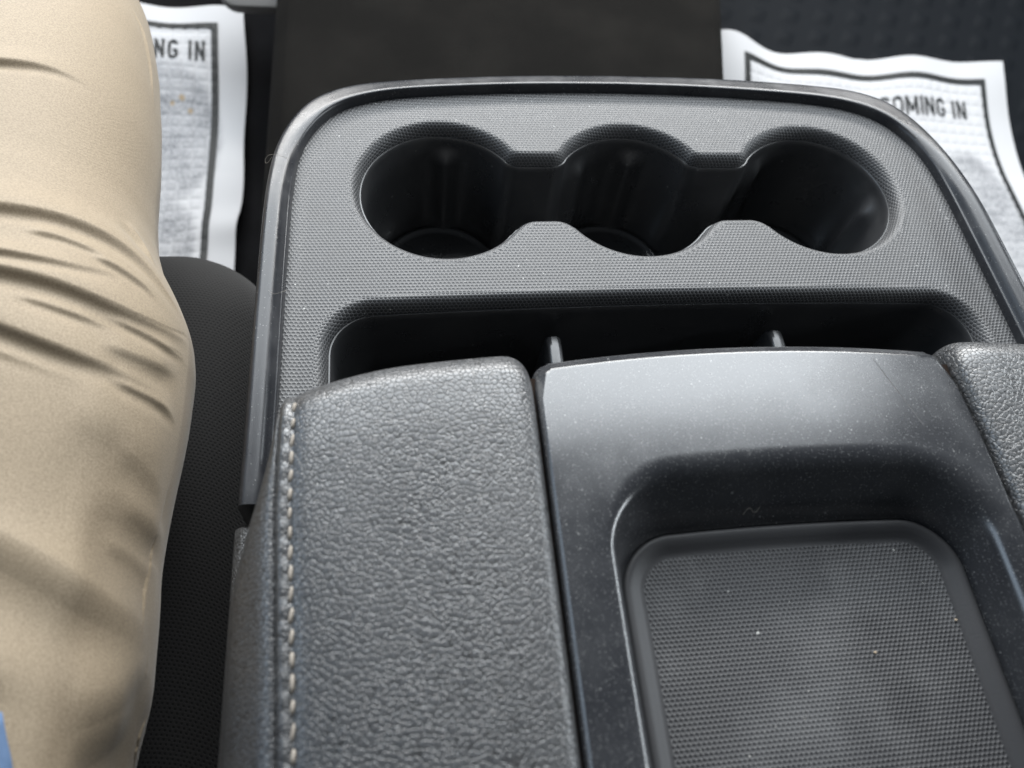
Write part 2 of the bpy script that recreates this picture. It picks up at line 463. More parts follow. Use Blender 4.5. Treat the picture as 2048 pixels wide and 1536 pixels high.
# printed paper mats
def paper_mat(x0, x1, y0, y1, lift, matkey, label, text_right, text_base, cap, skew=0.0, wf=0.47):
    """lift(x, y) is the height of the crumpled sheet above the floor"""
    root = empty('paper_mat', ((x0 + x1) / 2, (y0 + y1) / 2, float(floor_z((y0 + y1) / 2))))
    tag(root, label, 'paper mat', 'disposable paper mats in the footwells')
    bx0, bx1, by0, by1 = x0 + 0.030, x1 - 0.030, y0 + 0.03, y1 - 0.023   # printed frame, outer edge
    def zz(x, y, emboss=True):
        z = floor_z(y + skew * (x - x0)) + 0.014 + lift(x, y)
        if emboss:
            g = 0.0135
            dx = np.abs((x / g + 0.5) % 1 - 0.5) * g; dy = np.abs((y / g + 0.5) % 1 - 0.5) * g
            q = (1 - np.exp(-(dx / 0.0019) ** 2)) * (1 - np.exp(-(dy / 0.0019) ** 2))
            w = sstep(0, 0.006, x - bx0) * sstep(0, 0.006, bx1 - x) * sstep(0, 0.006, by1 - y) * sstep(0, 0.006, y - by0)
            z = z + 0.0012 * w * q
        return z
    xs = np.arange(x0, x1 + 1e-6, 0.00125); ys = np.arange(y0, y1 + 1e-6, 0.00125)
    X, Y = np.meshgrid(xs, ys, indexing='ij')
    ex = 0.0016 * np.sin(Y * 41 + x0 * 9) * sstep(x1 - 0.05, x1, X) + 0.002 * np.sin(X * 33) * sstep(y1 - 0.05, y1, Y)
    mb = MB(); mb.grid(np.dstack([X + ex, Y + 0.5 * ex + skew * (X - x0), zz(X, Y)]), uv=np.dstack([X, Y]))
    sh = mb.build('sheet', matkey, root, sharp=None)
    mod = sh.modifiers.new('thickness', 'SOLIDIFY'); mod.thickness = 0.0004
    # printed frame
    mb = MB(); w = 0.0072
    def ribbon(P, w):
        P = np.asarray(P, float); L = []; R = []
        for i in range(len(P)):
            t = P[min(i + 1, len(P) - 1)] - P[max(0, i - 1)]; t = t / np.linalg.norm(t); n = np.array((-t[1], t[0])) * w / 2
            L.append(P[i] + n); R.append(P[i] - n)
        rows = [np.array(L) * (1 - f) + np.array(R) * f for f in (0, 0.25, 0.5, 0.75, 1)]
        rows = [np.column_stack([r[:, 0], r[:, 1] + skew * (r[:, 0] - x0), zz(r[:, 0], r[:, 1]) + 0.0012]) for r in rows]
        mb.grid(np.array(rows), flip=True)
    def seg(a, b, n=None):
        a = np.array(a, float); b = np.array(b, float); n = n or max(3, int(np.linalg.norm(b - a) / 0.002))
        return [a + (b - a) * t for t in np.linspace(0, 1, n)]
    h = w / 2
    ribbon(seg((bx0, by1 - h), (bx1, by1 - h)), w); ribbon(seg((bx1 - h, by1 - w), (bx1 - h, by0)), w)
    ribbon(seg((bx0 + h, by0), (bx0 + h, by1 - w)), w); ribbon(seg((bx1 - w, by0 + h), (bx0 + w, by0 + h)), w)
    mb.build('printed_frame', 'ink', root, sharp=None)
    # lettering, laid from its right end
    mb = MB(); H = cap; W = cap * wf; sw = cap * 0.135
    def arc(cx, cy, rx, ry, a0, a1, n=26): return [np.array((cx + rx * math.cos(a), cy + ry * math.sin(a))) for a in np.linspace(a0, a1, n)]
    def glyph(c, x):
        o = np.array((x, text_base)); q = sw / 2; PI = math.pi
        rr = W / 2 - q
        if c == 'I': S = [seg((q, 0), (q, H))]; wd = sw
        elif c == 'N': S = [seg((q, 0), (q, H)), seg((W - q, 0), (W - q, H)), seg((q, H - q * 0.3), (W - q, q * 0.3))]; wd = W
        elif c == 'M':
            w2 = W * 1.28; S = [seg((q, 0), (q, H)), seg((w2 - q, 0), (w2 - q, H)), seg((q, H - q * .3), (w2 / 2, H * 0.18)), seg((w2 / 2, H * 0.18), (w2 - q, H - q * .3))]; wd = w2
        elif c == 'O': S = [arc(W / 2, H - rr - q, rr, rr, 0, PI) + seg((q, H - rr - q), (q, rr + q))[1:] + arc(W / 2, rr + q, rr, rr, PI, 2 * PI)[1:] + seg((W - q, rr + q), (W - q, H - rr - q))[1:]]; wd = W
        elif c in 'CG':
            st = arc(W / 2, H - rr - q, rr, rr, 0.1, PI) + seg((q, H - rr - q), (q, rr + q))[1:] + arc(W / 2, rr + q, rr, rr, PI, 2 * PI - (0 if c == 'G' else 0.1))[1:]
            S = [st]; wd = W
            if c == 'G': S = [st + seg((W - q, rr + q), (W - q, H * 0.46))[1:], seg((W * 0.52, H * 0.46 - q * .6), (W, H * 0.46 - q * .6))]
        for s_ in S: ribbon([p + o for p in s_], sw)
        return wd
    def width(c): return {'I': sw, 'M': W * 1.28, ' ': cap * 0.34}.get(c, W)
    txt = 'COMING IN'; gap = cap * 0.15
    x = text_right
    for c in reversed(txt):
        x -= width(c)
        if c != ' ': glyph(c, x)
        x -= gap if c != ' ' else 0
    mb.build('lettering', 'ink', root, sharp=None)
    return root
def lift_left(x, y):
    return (0.004 * np.sin(x * 30 + y * 14) + 0.0035 * np.sin(y * 36 + 1.0) * sstep(-0.42, -0.28, x)
            + 0.010 * np.exp(-((y - 0.285) / 0.022) ** 2) * sstep(-0.36, -0.28, x) + 0.004 * np.sin(x * 55) * sstep(0.48, 0.57, y))
def lift_right(x, y):
    return np.maximum(-0.006, 0.005 * np.sin(x * 28 + y * 9 + 0.6) * (1 - 0.8 * sstep(0.48, 0.60, x)) + 0.006 * np.sin(x * 47 + 0.5) * sstep(0.42, 0.55, y) * (1 - sstep(0.5, 0.68, x))
            + 0.014 * sstep(0.38, 0.28, x) * sstep(0.42, 0.53, y) + 0.0015 * np.sin(y * 33 + x * 12) + 0.006 * sstep(0.60, 0.69, x) * sstep(0.45, 0.54, y))
m_paper('printed_paper_driver', 'paper_l', [(-0.372, 0.405, 0.062, 0.085, 0.10), (-0.380, 0.27, 0.052, 0.062, 0.12)],
        [(-0.352, 0.452, 0.003, 0.0035, 0.4), (-0.362, 0.445, 0.0022, 0.003, 0.4), (-0.343, 0.437, 0.0025, 0.003, 0.4)])
m_paper('printed_paper_passenger', 'paper_r', [(0.595, 0.30, 0.052, 0.105, 0.12), (0.585, 0.15, 0.045, 0.05, 0.12)], [])
paper_mat(-0.66, -0.284, 0.15, 0.562, lift_left, 'paper_l',
          'crumpled white paper mat with NG IN lettering, beside the khaki trouser leg', -0.328, 0.494, 0.0228)
paper_mat(0.278, 0.675, 0.10, 0.530, lift_right, 'paper_r',
          'crumpled white paper mat with MING IN lettering, on the blue black rubber mat', 0.612, 0.4535, 0.0230, skew=-0.035, wf=0.56)

# brake pedal hanging over the driver paper
root = empty('brake_pedal', (-0.262, 0.50, -0.25))
tag(root, 'grey rubber pedal pad at the top edge above the paper mat', 'pedal')
mb = MB(); Q, N = rrect(-0.040, 0.040, -0.026, 0.034, 0.02, 0.02, 0, 8, 5)
def pedal(off, z): 
    q = rrect(-0.040, 0.040, -0.026, 0.034, 0.02, 0.02, off, 8, 5)[0]
    return np.column_stack([q[:, 0] - 0.255, 0.498 + q[:, 1] * 0.85 - z * 0.5, -0.235 + q[:, 1] * 0.5 + z * 0.85])
q = mb.rings([pedal(-0.006, -0.02), pedal(0, -0.014), pedal(0, -0.004), pedal(-0.002, -0.001), pedal(-0.008, 0.0)]); mb.fan(q[-1]); mb.fan(q[0], flip=True)
mb.build('pad', 'pedal', root, 30)
tube(crom([(-0.255, 0.525, -0.235), (-0.255, 0.60, -0.16), (-0.26, 0.68, 0.02)], 6), 0.010, 10).build('arm', 'steel', root)

# ------------------------------------------------------------------ driver seat cushion
seat = empty('driver_seat', (-0.44, -0.2, -0.385))
tag(seat, 'charcoal mesh fabric driver seat cushion under the khaki leg', 'seat')
mb = MB(); rings = []
def seat_ring(off, z): return P3(rrect(-0.72, -0.190, -0.60, 0.040, 0.060, 0.06, off, 14, 24)[0], z)
R_ = 0.045
for a in np.linspace(0, math.pi / 2, 14):
    rings.append(seat_ring(-R_ * (1 - math.cos(a)) + 0.0, -0.118 + R_ * math.sin(a)))
lo = [seat_ring(-0.015, -0.36), seat_ring(-0.004, -0.20), seat_ring(0.0, -0.15)]
q = mb.rings(lo + rings + [seat_ring(-R_ - 0.006, -0.0728)])
fill(mb, q[-1], [], lambda x, y: -0.0728 + 0.004 * math.sin(x * 9), step=0.03)
mb.build('cushion', 'seat', seat, sharp=None)

# ------------------------------------------------------------------ centre console
con = empty('center_console', (0, -0.10, -0.385))
tag(con, 'black centre console with three joined cup holders and padded armrest lid', 'console')

# -- outlines
half_o = np.array([(0, 79.2), (40, 78.6), (70, 77.4), (98, 75.4), (120, 73.2), (136, 70.8), (149, 66.8), (160, 60.2), (168, 50.5), (174, 37.5), (178.3, 21), (180.6, 3), (181.8, -20), (182.5, -60), (183, -110), (183.5, -163)]) / 1000
half_i = np.array([(0, 67.6), (40, 66.8), (70, 65.2), (100, 62.8), (120, 60.2), (134, 56.5), (145, 51.5), (153, 45), (159, 37), (164, 27), (167.5, 14), (169, 0), (170, -17), (170.8, -60), (171.3, -110), (171.8, -163)]) / 1000
def path(h):
    q = crom(h, 7); left = q[1:][::-1] * (-1, 1)
    return np.vstack([left, q])                 # from left rear round the front to right rear
PO, PI_ = path(half_o), path(half_i)
PO[:, 1] += 0.012 * PO[:, 0] * sstep(0.0, 0.05, PO[:, 1])

# -- rim
prof = [(-0.02, -0.045), (-0.012, -0.012), (-0.004, -0.001), (0.0, 0.0042), (0.02, 0.0070), (0.07, 0.0090), (0.15, 0.0101), (0.26, 0.0106), (0.42, 0.0106), (0.58, 0.0101),
        (0.70, 0.0091), (0.79, 0.0076), (0.86, 0.0060), (0.90, 0.0052), (0.93, 0.0050), (0.955, 0.0044), (0.972, 0.0030), (0.985, 0.0005), (1.0, -0.004)]
prof = crom(prof, 2)
prof_f = crom([(-0.02, -0.045), (-0.012, -0.012), (-0.004, -0.003), (0.0, 0.0012), (0.02, 0.0026), (0.06, 0.0034), (0.14, 0.0039), (0.26, 0.0043), (0.40, 0.0047), (0.54, 0.0051),
               (0.64, 0.0054), (0.72, 0.0056), (0.79, 0.0056), (0.84, 0.0052), (0.88, 0.0043), (0.91, 0.0030), (0.94, 0.0015), (0.97, -0.0005), (1.0, -0.004)], 2)
wf = sstep(-0.030, 0.070, PO[:, 1])
mb = MB(); rings = [P3(PO * (1 - (t * (1 - wf) + t2 * wf))[:, None] + PI_ * (t * (1 - wf) + t2 * wf)[:, None], z * (1 - wf) + z2 * wf) for (t, z), (t2, z2) in zip(prof, prof_f)]
q = mb.rings(rings, closed=False)
for e in (0, -1): mb.fan([r[e] for r in q], flip=(e == 0))
mb.build('rim', 'rim', con, 55)

# -- panel with cup and pit openings
CX, CR = 0.098, 0.0412
CC = (-0.098, 0.0, 0.1010)            # cup centres
def cup_outline(e):
    """three joined round openings, counter-clockwise; e grows the opening"""
    P = []; h1, f1, h2, f2 = 0.0205, 0.0095, 0.0185, 0.0145; y0 = 0.0005
    d1 = math.sqrt((CR + f1) ** 2 - (h1 + f1) ** 2); d2 = math.sqrt((CR + f2) ** 2 - (h2 + f2) ** 2)
    def arc(cx, cy, r, a0, a1, n):
        for k in range(n):
            a = a0 + (a1 - a0) * k / n
            P.append((cx + r * math.cos(a), cy + r * math.sin(a)))
    a1 = math.atan2(h1 + f1, d1); a2 = math.atan2(h2 + f2, d2); pi = math.pi
    nf = 9
    arc(CC[2], y0, CR + e, -pi + a2, pi - a1, 84)
    for right, left in ((2, 1), (1, 0)):
        arc(CC[right] - d1, h1 + f1, f1 - e, -a1, -pi / 2, nf)
        arc(CC[left] + d1, h1 + f1, f1 - e, -pi / 2, -pi + a1, nf)
        if left == 1: arc(CC[1], y0, CR + e, a1, pi - a1, 36)
    arc(CC[0], y0, CR + e, a1, 2 * pi - a2, 84)
    for left, right in ((0, 1), (1, 2)):
        arc(CC[left] + d2, -h2 - f2, f2 - e, pi - a2, pi / 2, nf)
        arc(CC[right] - d2, -h2 - f2, f2 - e, pi / 2, a2, nf)
        if right == 1: arc(CC[1], y0, CR + e, -pi + a2, -a2, 36)
    return np.array(P)
def pit_outline(e): return rrect(-0.1530, 0.1562, -0.30, -0.0672, 0.020, 0.02, e, 14, 20, sag=0.0035)[0]
BE, BD = 0.0048, 0.0068             # bevel width and drop
def bevel(n=9):
    out = []; al = 0; last = None
    for a in np.linspace(0, math.radians(74), n):
        s = math.sin(a) / math.sin(math.radians(74)); c = (1 - math.cos(a)) / (1 - math.cos(math.radians(74)))
        e, z = BE * (1 - s), -BD * c
        if last: al += math.hypot(e - last[0], z - last[1])
        last = (e, z); out.append((e, z, al))
    return out
mb = MB(); holes = []
for fn in (cup_outline, pit_outline):
    rr = [P3(fn(BE + 0.0006), 0.0)]; uu = [fn(BE + 0.0006)]
    for e, z, al in bevel():
        rr.append(P3(fn(e), z)); uu.append(fn(BE - al))
    rr.append(P3(fn(0.0), -BD - 0.004)); uu.append(fn(BE - al - 0.004))
    holes.append(mb.rings(rr, uvs=uu, flip=True)[0])
back = -0.32
def margin(t, z):
    n = np.gradient(PI_, axis=0); n /= np.linalg.norm(n, axis=1)[:, None]; n = np.column_stack([n[:, 1], -n[:, 0]])
    q = PI_ + n * t
    q = np.vstack([[(q[0][0], back)], q, [(q[-1][0], back)]])
    return P3(q[::-1], z)            # counter-clockwise
rr = [margin(-0.0006, 0.0006), margin(0.0005, 0.00062), margin(0.0025, 0.00052), margin(0.0045, 0.00026), margin(0.0060, 0.00006), margin(0.0069, 0.0), margin(0.0076, 0.0)]
q = mb.rings(rr, closed=True)
fill(mb, q[-1], holes, lambda x, y: 0.0)
mb.build('cup_holder_panel', 'hex', con, 60)

# -- joined cup liner with ribs on its walls
mb = MB(); base = cup_outline(0.0)
ang = np.zeros(len(base))
for (cx, a, amp, wd) in ((-CX, 84, 0.0036, 0.0068), (0.0, 78, 0.0036, 0.0068), (0.0, 126, 0.0036, 0.0062), (CC[2], 122, 0.0036, 0.0062), (CC[2], 2, 0.0042, 0.006), (-CX, 205, 0.003, 0.005)):
    p = np.array((cx + CR * math.cos(math.radians(a)), CR * math.sin(math.radians(a))))
    d = np.hypot(*(base - p).T); ang += amp * np.exp(-(d / wd) ** 2)
def cring(e, z, rib=0.0):
    a = cup_outline(e)
    nrm = np.roll(a, -1, 0) - np.roll(a, 1, 0); nrm /= np.linalg.norm(nrm, axis=1)[:, None]; nrm = np.column_stack([-nrm[:, 1], nrm[:, 0]])
    return P3(a + nrm * (ang * rib)[:, None], z)
rings = [cring(0.0004, -BD - 0.0030), cring(0.0003, -BD - 0.0004), cring(-0.0001, -BD + 0.0002), cring(-0.0006, -BD + 0.0002), cring(-0.0010, -BD - 0.0004), cring(-0.0012, -BD - 0.003)]
for t in np.concatenate([np.linspace(0.02, 0.26, 13), np.linspace(0.32, 1, 9)]):
    rings.append(cring(-0.0012 - 0.0030 * t, -BD - 0.003 - 0.058 * t, float(sstep(0.02, 0.24, t)) * (1.2 - 0.35 * t)))
rings += [cring(-0.0055, -0.0715, 1), cring(-0.0058, -0.0730, 0.9)]
q = mb.rings(rings, flip=True)
fill(mb, q[-1], [], lambda x, y: -0.0730)
mb.build('cup_liner', 'well', con, 50)
def lathe(mb, cx, cy, prof, n=64):
    rings = [[(cx + r * math.cos(a), cy + r * math.sin(a), z) for a in np.linspace(0, 2 * math.pi, n, endpoint=False)] for r, z in prof]
    q = mb.rings(rings); mb.fan(q[-1])
for cx in CC:
    mb = MB(); lathe(mb, cx, 0.0005, [(0.0352, -0.0732), (0.0350, -0.0712), (0.0345, -0.0705), (0.0335, -0.0703), (0.0327, -0.0706), (0.0318, -0.0716), (0.0300, -0.0722), (0.010, -0.0722)])
    mb.build('cup_base', 'well', con, 50)

# -- storage pit under the lid, with two upright ribs
mb = MB()
rings = [P3(pit_outline(0.0004), -BD - 0.003), P3(pit_outline(0.0003), -BD - 0.0004), P3(pit_outline(-0.0002), -BD + 0.0002), P3(pit_outline(-0.0008), -BD + 0.0001), P3(pit_outline(-0.0012), -BD - 0.0008),
         P3(pit_outline(-0.0014), -BD - 0.004), P3(pit_outline(-0.004), -0.075), P3(pit_outline(-0.007), -0.084), P3(pit_outline(-0.012), -0.088)]
q = mb.rings(rings, flip=True); fill(mb, q[-1], [], lambda x, y: -0.088)
mb.build('storage_pit', 'well', con, 50)
def pit_rib(x):
    mb = MB(); rings = []
    for f, sh in ((-1, 1), (-0.95, 0.55), (-0.7, 0.2), (-0.35, 0.04), (0.35, 0.04), (0.7, 0.2), (0.95, 0.55), (1, 1)):
        w = 0.0034 * f
        yz = [(-0.0705, -0.087), (-0.0715, -0.040), (-0.0735, -0.0225), (-0.0765, -0.0185), (-0.082, -0.0180), (-0.11, -0.0200), (-0.14, -0.0225), (-0.15, -0.05), (-0.15, -0.087)]
        rings.append([(x + w + (0.0008 * f if z < -0.05 else 0), y - 0.0 + (-0.0016 * sh if y > -0.09 else 0), z - 0.0022 * sh * (z > -0.05)) for y, z in yz])
    q = mb.rings(rings, closed=False); mb.fan(q[0]); mb.fan(q[-1], flip=True)
    return mb.build('pit_rib', 'well', con, 40)
pit_rib(-0.0495); pit_rib(0.0625)

# -- body under the rim and vinyl flanks behind it
mb = MB()
body = np.vstack([[(-0.176, -0.45)], path(half_o) * (0.972, 0.965), [(0.176, -0.45)]])
q = mb.rings([P3(body, -0.384), P3(body, -0.04), P3(body * 0.99, -0.012)], closed=False)
mb.build('body', 'rim', con, 40)
for s in (-1, 1):
    mb = MB(); rings = []
    cs = crom([(0.1885, -0.384), (0.1880, -0.10), (0.1872, -0.02), (0.1862, -0.004), (0.1840, 0.0008), (0.180, 0.002), (0.170, 0.002)], 4)
    for y in (-0.1675, -0.1685, -0.172, -0.2, -0.25, -0.30, -0.45):
        dz = -0.003 if y == -0.1675 else (-0.0008 if y == -0.1685 else 0)
        rings.append([(s * x, y, z + dz) for x, z in cs])
    q = mb.rings(rings, closed=False, flip=s < 0); mb.fan(q[0])
    mb.build('flank', 'vinyl', con, 50)

# ------------------------------------------------------------------ armrest lid
PAD = [(0.0765, 0.038), (0.0766, 0.048), (0.0768, 0.0540), (0.0777, 0.0580), (0.0796, 0.0604), (0.0828, 0.0618), (0.088, 0.0628), (0.098, 0.0634), (0.112, 0.0636), (0.128, 0.0632), (0.140, 0.0624), (0.149, 0.0611),
       (0.1535, 0.0600), (0.1558, 0.0588), (0.1570, 0.0580), (0.1582, 0.0586), (0.1596, 0.0588), (0.1608, 0.0580), (0.1616, 0.0562), (0.1620, 0.0555), (0.1626, 0.0560), (0.1645, 0.0555), (0.168, 0.0525), (0.1725, 0.0460), (0.1765, 0.0370), (0.1798, 0.025), (0.1820, 0.012), (0.1826, 0.0), (0.1818, -0.02)]
STITCH = 0.0061
def pad_front(x):
    f = -0.1275 - 0.0042 * ((x - 0.081) / 0.041) ** 1.0 * (x > 0.081) - 0.0035 * (max(0.0, x - 0.122) / 0.036) ** 1.6
    if x < 0.087: f -= 0.0085 * (1 - math.sqrt(max(0, 1 - ((0.087 - x) / 0.0101) ** 2)))
    if x > 0.1616: f -= 0.55 * (x - 0.1616)
    return f
def pad_pt(x, z, y, yf):
    """y runs back to front along the top; y > yf - R turns down round the front"""
    R = 0.013
    g = 1.0
    if x > 0.1620:
        g = 0.22 + 0.78 * float(sstep(0, 0.052, (yf - min(y, yf))) ** 0.8); x = 0.1620 + (x - 0.1620) * g
    s = y - (yf - R)
    if s <= 0: yy, zz = y, z
    elif s <= R * math.pi / 2: yy, zz = yf - R + R * math.sin(s / R), z - R * (1 - math.cos(s / R))
    else: yy, zz = yf, z - R - (s - R * math.pi / 2)
    # front sag of the top, gathers at the seam
    zz -= 0.0012 * float(sstep(0.03, 0.0, yf - yy))
    w = math.exp(-((x - 0.1592) / 0.0022) ** 2)
    zz += 0.00022 * w * math.sin(2 * math.pi * y / STITCH + 1.2)
    zz += 0.0006 * math.exp(-((x - 0.12) / 0.02) ** 2) * math.sin(y * 38)
    k = max(0.0, -0.182 - yy) * 0.050; x -= k * float(sstep(0.10, 0.135, x) * sstep(0.183, 0.168, x))
    return yy, zz, x
def wide(s, x):
    """the passenger pad is a little narrower than the driver's"""
    return -x if s < 0 else 0.0828 + (x - 0.0765) * (0.1826 - 0.0828) / (0.1826 - 0.0765)
def armrest_pad(s, label):
    mb = MB(); cols = crom(PAD, 4); P = []; R = 0.013
    for x, z in cols:
        yf = pad_front(x); col = []
        ys = np.concatenate([np.arange(-0.42, -0.29, 0.01), np.arange(-0.29, yf - R, 0.0012)[:int(1e6)]])
        n = 110
        ys = np.concatenate([np.linspace(-0.42, -0.285, 8), np.linspace(-0.284, yf - R - 0.001, n), np.linspace(yf - R, yf - R + R * math.pi / 2, 14), np.linspace(yf - R + R * math.pi / 2 + 0.004, yf + 0.045, 5)])
        for y in ys:
            yy, zz, xx = pad_pt(x, z, y, yf); col.append((wide(s, xx), yy, zz))
        P.append(col)
    mb.grid(np.array(P), flip=s > 0)
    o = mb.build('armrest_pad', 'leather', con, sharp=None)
    o['label'] = label
    me = None
    y = -0.148
    while y > -0.40:
        yy, zz, xx = pad_pt(0.1570, 0.0580, y, pad_front(0.157))
        if me is None:
            t = tube([(0, -0.0025, -0.0008), (0, -0.0019, 0.0000), (0, -0.0008, 0.0004), (0, 0.0008, 0.0004), (0, 0.0019, 0.0000), (0, 0.0025, -0.0008)], [0.0004, 0.00060, 0.00068, 0.00068, 0.00060, 0.0004], 8)
            st = t.build('stitch', 'thread', None, sharp=None); me = st.data
        else:
            st = bpy.data.objects.new('stitch', me); COL.objects.link(st)
        st.parent = o
        st.location = Vector((wide(s, xx), yy, zz - 0.0001))
        st.rotation_euler = (random.uniform(-0.05, 0.05), 0, s * 0.08 + random.uniform(-0.12, 0.12))
        st.scale = (random.uniform(0.8, 1.1), random.uniform(0.82, 1.08), random.uniform(0.8, 1.2))
        y -= STITCH
    return o
armrest_pad(-1, 'grained leather pad nearest the trouser leg with beige stitching')
armrest_pad(1, 'grained leather pad on the passenger side of the tray')

# -- tray plate with recess
def plate_z(x, y):
    return 0.0602 - 0.0030 * max(0.0, (y + 0.195) / 0.06) ** 2 - 0.0012 * (x / 0.077) ** 2
mb = MB()
def plate_out(off):
    xs_ = 0.0793; xm = 0.0031; P = []
    n = 24; r = 0.0062
    yf = lambda x: -0.1275 - 0.0045 * (x / 0.077) ** 2
    front = [(x, yf(x) + off) for x in np.linspace(xs_ - r + off * 0.0, -xs_ + r, n)]
    P = [(xs_ + off, y) for y in np.linspace(-0.42, yf(xs_) - r, 30)]
    P += [(xs_ - r + (r + off) * math.cos(a), yf(xs_) - r + (r + off) * math.sin(a)) for a in np.linspace(0.2, math.pi / 2 - 0.2, 5)]
    P += front
    P += [(-xs_ + r + (r + off) * math.cos(a), yf(xs_) - r + (r + off) * math.sin(a)) for a in np.linspace(math.pi / 2 + 0.2, math.pi - 0.2, 5)]
    P += [(-xs_ - off, y) for y in np.linspace(yf(xs_) - r, -0.42, 30)]
    return np.array(P) + (xm, 0.0)
def pring(off, dz):
    """broad roll-off at the front edge, tight at the sides"""
    a = plate_out(off); b = plate_out(off * 0.4 if off < 0 else off); w = sstep(-0.150, -0.138, a[:, 1])[:, None]
    q = a * w + b * (1 - w)
    return np.array([(x, y, plate_z(x, y) + dz * (0.4 + 0.6 * k if dz > -0.01 else 1)) for (x, y), k in zip(q, w[:, 0])])
rings = [pring(0.0003, -0.018)] + [pring(o_, z_) for o_, z_ in ((0.0, -0.0052), (-0.0003, -0.0038), (-0.0010, -0.0027), (-0.0022, -0.0018), (-0.0032, -0.0011), (-0.0039, -0.00055), (-0.0044, -0.0002), (-0.0050, 0.0), (-0.0056, 0.0))]
qo = mb.rings(rings)
T, TN = rrect(-0.0585, 0.0735, -0.40, -0.1765, 0.026, 0.02, 0, 14, 26)
B, BN = rrect(-0.0535, 0.0690, -0.385, -0.1925, 0.019, 0.02, 0, 14, 26)
T[:, 1] -= sstep(-0.22, -0.18, T[:, 1]) * 0.0020 * ((T[:, 0] - 0.005) / 0.06) ** 2
B[:, 1] -= sstep(-0.23, -0.195, B[:, 1]) * 0.0015 * ((B[:, 0] - 0.008) / 0.055) ** 2
fr = sstep(0.35, 1.0, TN[:, 1])
RF = 0.0036 + 0.0012 * fr + 0.0035 * sstep(0.3, 0.9, TN[:, 0])
ZB = 0.0415
Tz = np.array([plate_z(x, y) for x, y in T])
T3 = np.column_stack([T, Tz]); B3 = np.column_stack([B, np.full(len(B), ZB)])
O3 = T + TN * RF[:, None]; O3 = np.column_stack([O3, [plate_z(x, y) for x, y in O3]])
wl = B3 - T3; W3 = T3 + wl * np.minimum(0.75, RF / np.linalg.norm(wl, axis=1))[:, None]
G = T + TN * (RF + 0.0007)[:, None]; G = np.column_stack([G, [plate_z(x, y) for x, y in G]])
rings = [G]
for t in np.linspace(0, 1, 10): rings.append(O3 * (1 - t) ** 2 + T3 * 2 * t * (1 - t) + W3 * t * t)
rings += [W3 * 0.5 + B3 * 0.5, B3, B3 - (0, 0, 0.004)]
qi = mb.rings(rings, flip=True)
fill(mb, qo[-1], [qi[0]], plate_z, step=0.005)
plate = mb.build('tray_plate', 'satin', con, 50)
# rubber mat in the recess: smooth raised edge and textured field
mb = MB()
def mring(i, z): return P3(B - BN * i, z)
rings = [mring(-0.0008, 0.0395), mring(0.0003, 0.0408), mring(0.0008, 0.0414), mring(0.0016, 0.0416), mring(0.0030, 0.0413), mring(0.0048, 0.0402), mring(0.0062, 0.0392), mring(0.0072, 0.0388), mring(0.0080, 0.0388)]
q = mb.rings(rings, flip=True)
fill(mb, q[-1], [], lambda x, y: 0.0388, m=1)
o = mb.build('tray_mat', 'rubber', plate, 60, mats=['rubber', 'mat_hex'])
o.location = (0, 0, 0)
# foam showing in the joints between pads and plate
for s in (-1, 1):
    mb = MB(); mb.grid(np.array([[(-0.0755 if s < 0 else 0.0815, y, 0.0535), (-0.0775 if s < 0 else 0.0837, y, 0.0535)] for y in np.linspace(-0.40, -0.1385, 12)]))
    mb.build('seam_lining', 'foam', con, sharp=None)

# ------------------------------------------------------------------ driver's leg
# LEG-BEGIN
def interp(x, t):
    t = np.asarray(t); return np.interp(x, t[:, 0], t[:, 1])
LEG_R = [(-.50, -.216), (-.246, -.2135), (-.223, -.2105), (-.2, -.2115), (-.18, -.2125), (-.156, -.2105), (-.12, -.2085), (-.095, -.2075), (-.08, -.210), (-.064, -.2165), (-.048, -.2245), (-.03, -.2305), (-.008, -.2335), (.024, -.236), (.058, -.240), (.095, -.246), (.135, -.2555), (.17, -.267)]
# spine: arc parameter, x, y, z, half width, half height
LEG_S = np.array([
    [-.50, np.nan, -.50, .002, .092, .070], [-.30, np.nan, -.30, .002, .092, .070], [-.10, np.nan, -.10, .001, .088, .069], [0.0, np.nan, 0.0, -.002, .085, .067],
    [.08, np.nan, .08, -.008, .082, .064], [.135, np.nan, .135, -.018, .079, .062], [.18, -.352, .178, -.036, .076, .062], [.215, -.366, .208, -.064, .072, .062],
    [.25, -.384, .226, -.098, .068, .060], [.31, -.408, .238, -.16, .062, .056], [.40, -.436, .247, -.25, .056, .054], [.49, -.452, .252, -.335, .052, .052]])
def leg_spine(u):
    u = np.asarray(u, float); S = LEG_S
    y = np.interp(u, S[:, 0], S[:, 2]); z = np.interp(u, S[:, 0], S[:, 3]); a = np.interp(u, S[:, 0], S[:, 4]); b = np.interp(u, S[:, 0], S[:, 5])
    xr = interp(u, LEG_R) - a
    xk = np.interp(u, S[5:, 0], np.concatenate([[-.2555 - .079], S[6:, 1]]))
    x = np.where(u <= .135, xr, xk)
    return x, y, z, a, b
def smooth1(v, n):
    k = np.ones(n) / n; p = np.pad(v, (n // 2, n - 1 - n // 2), mode='edge'); return np.convolve(p, k, mode='valid')
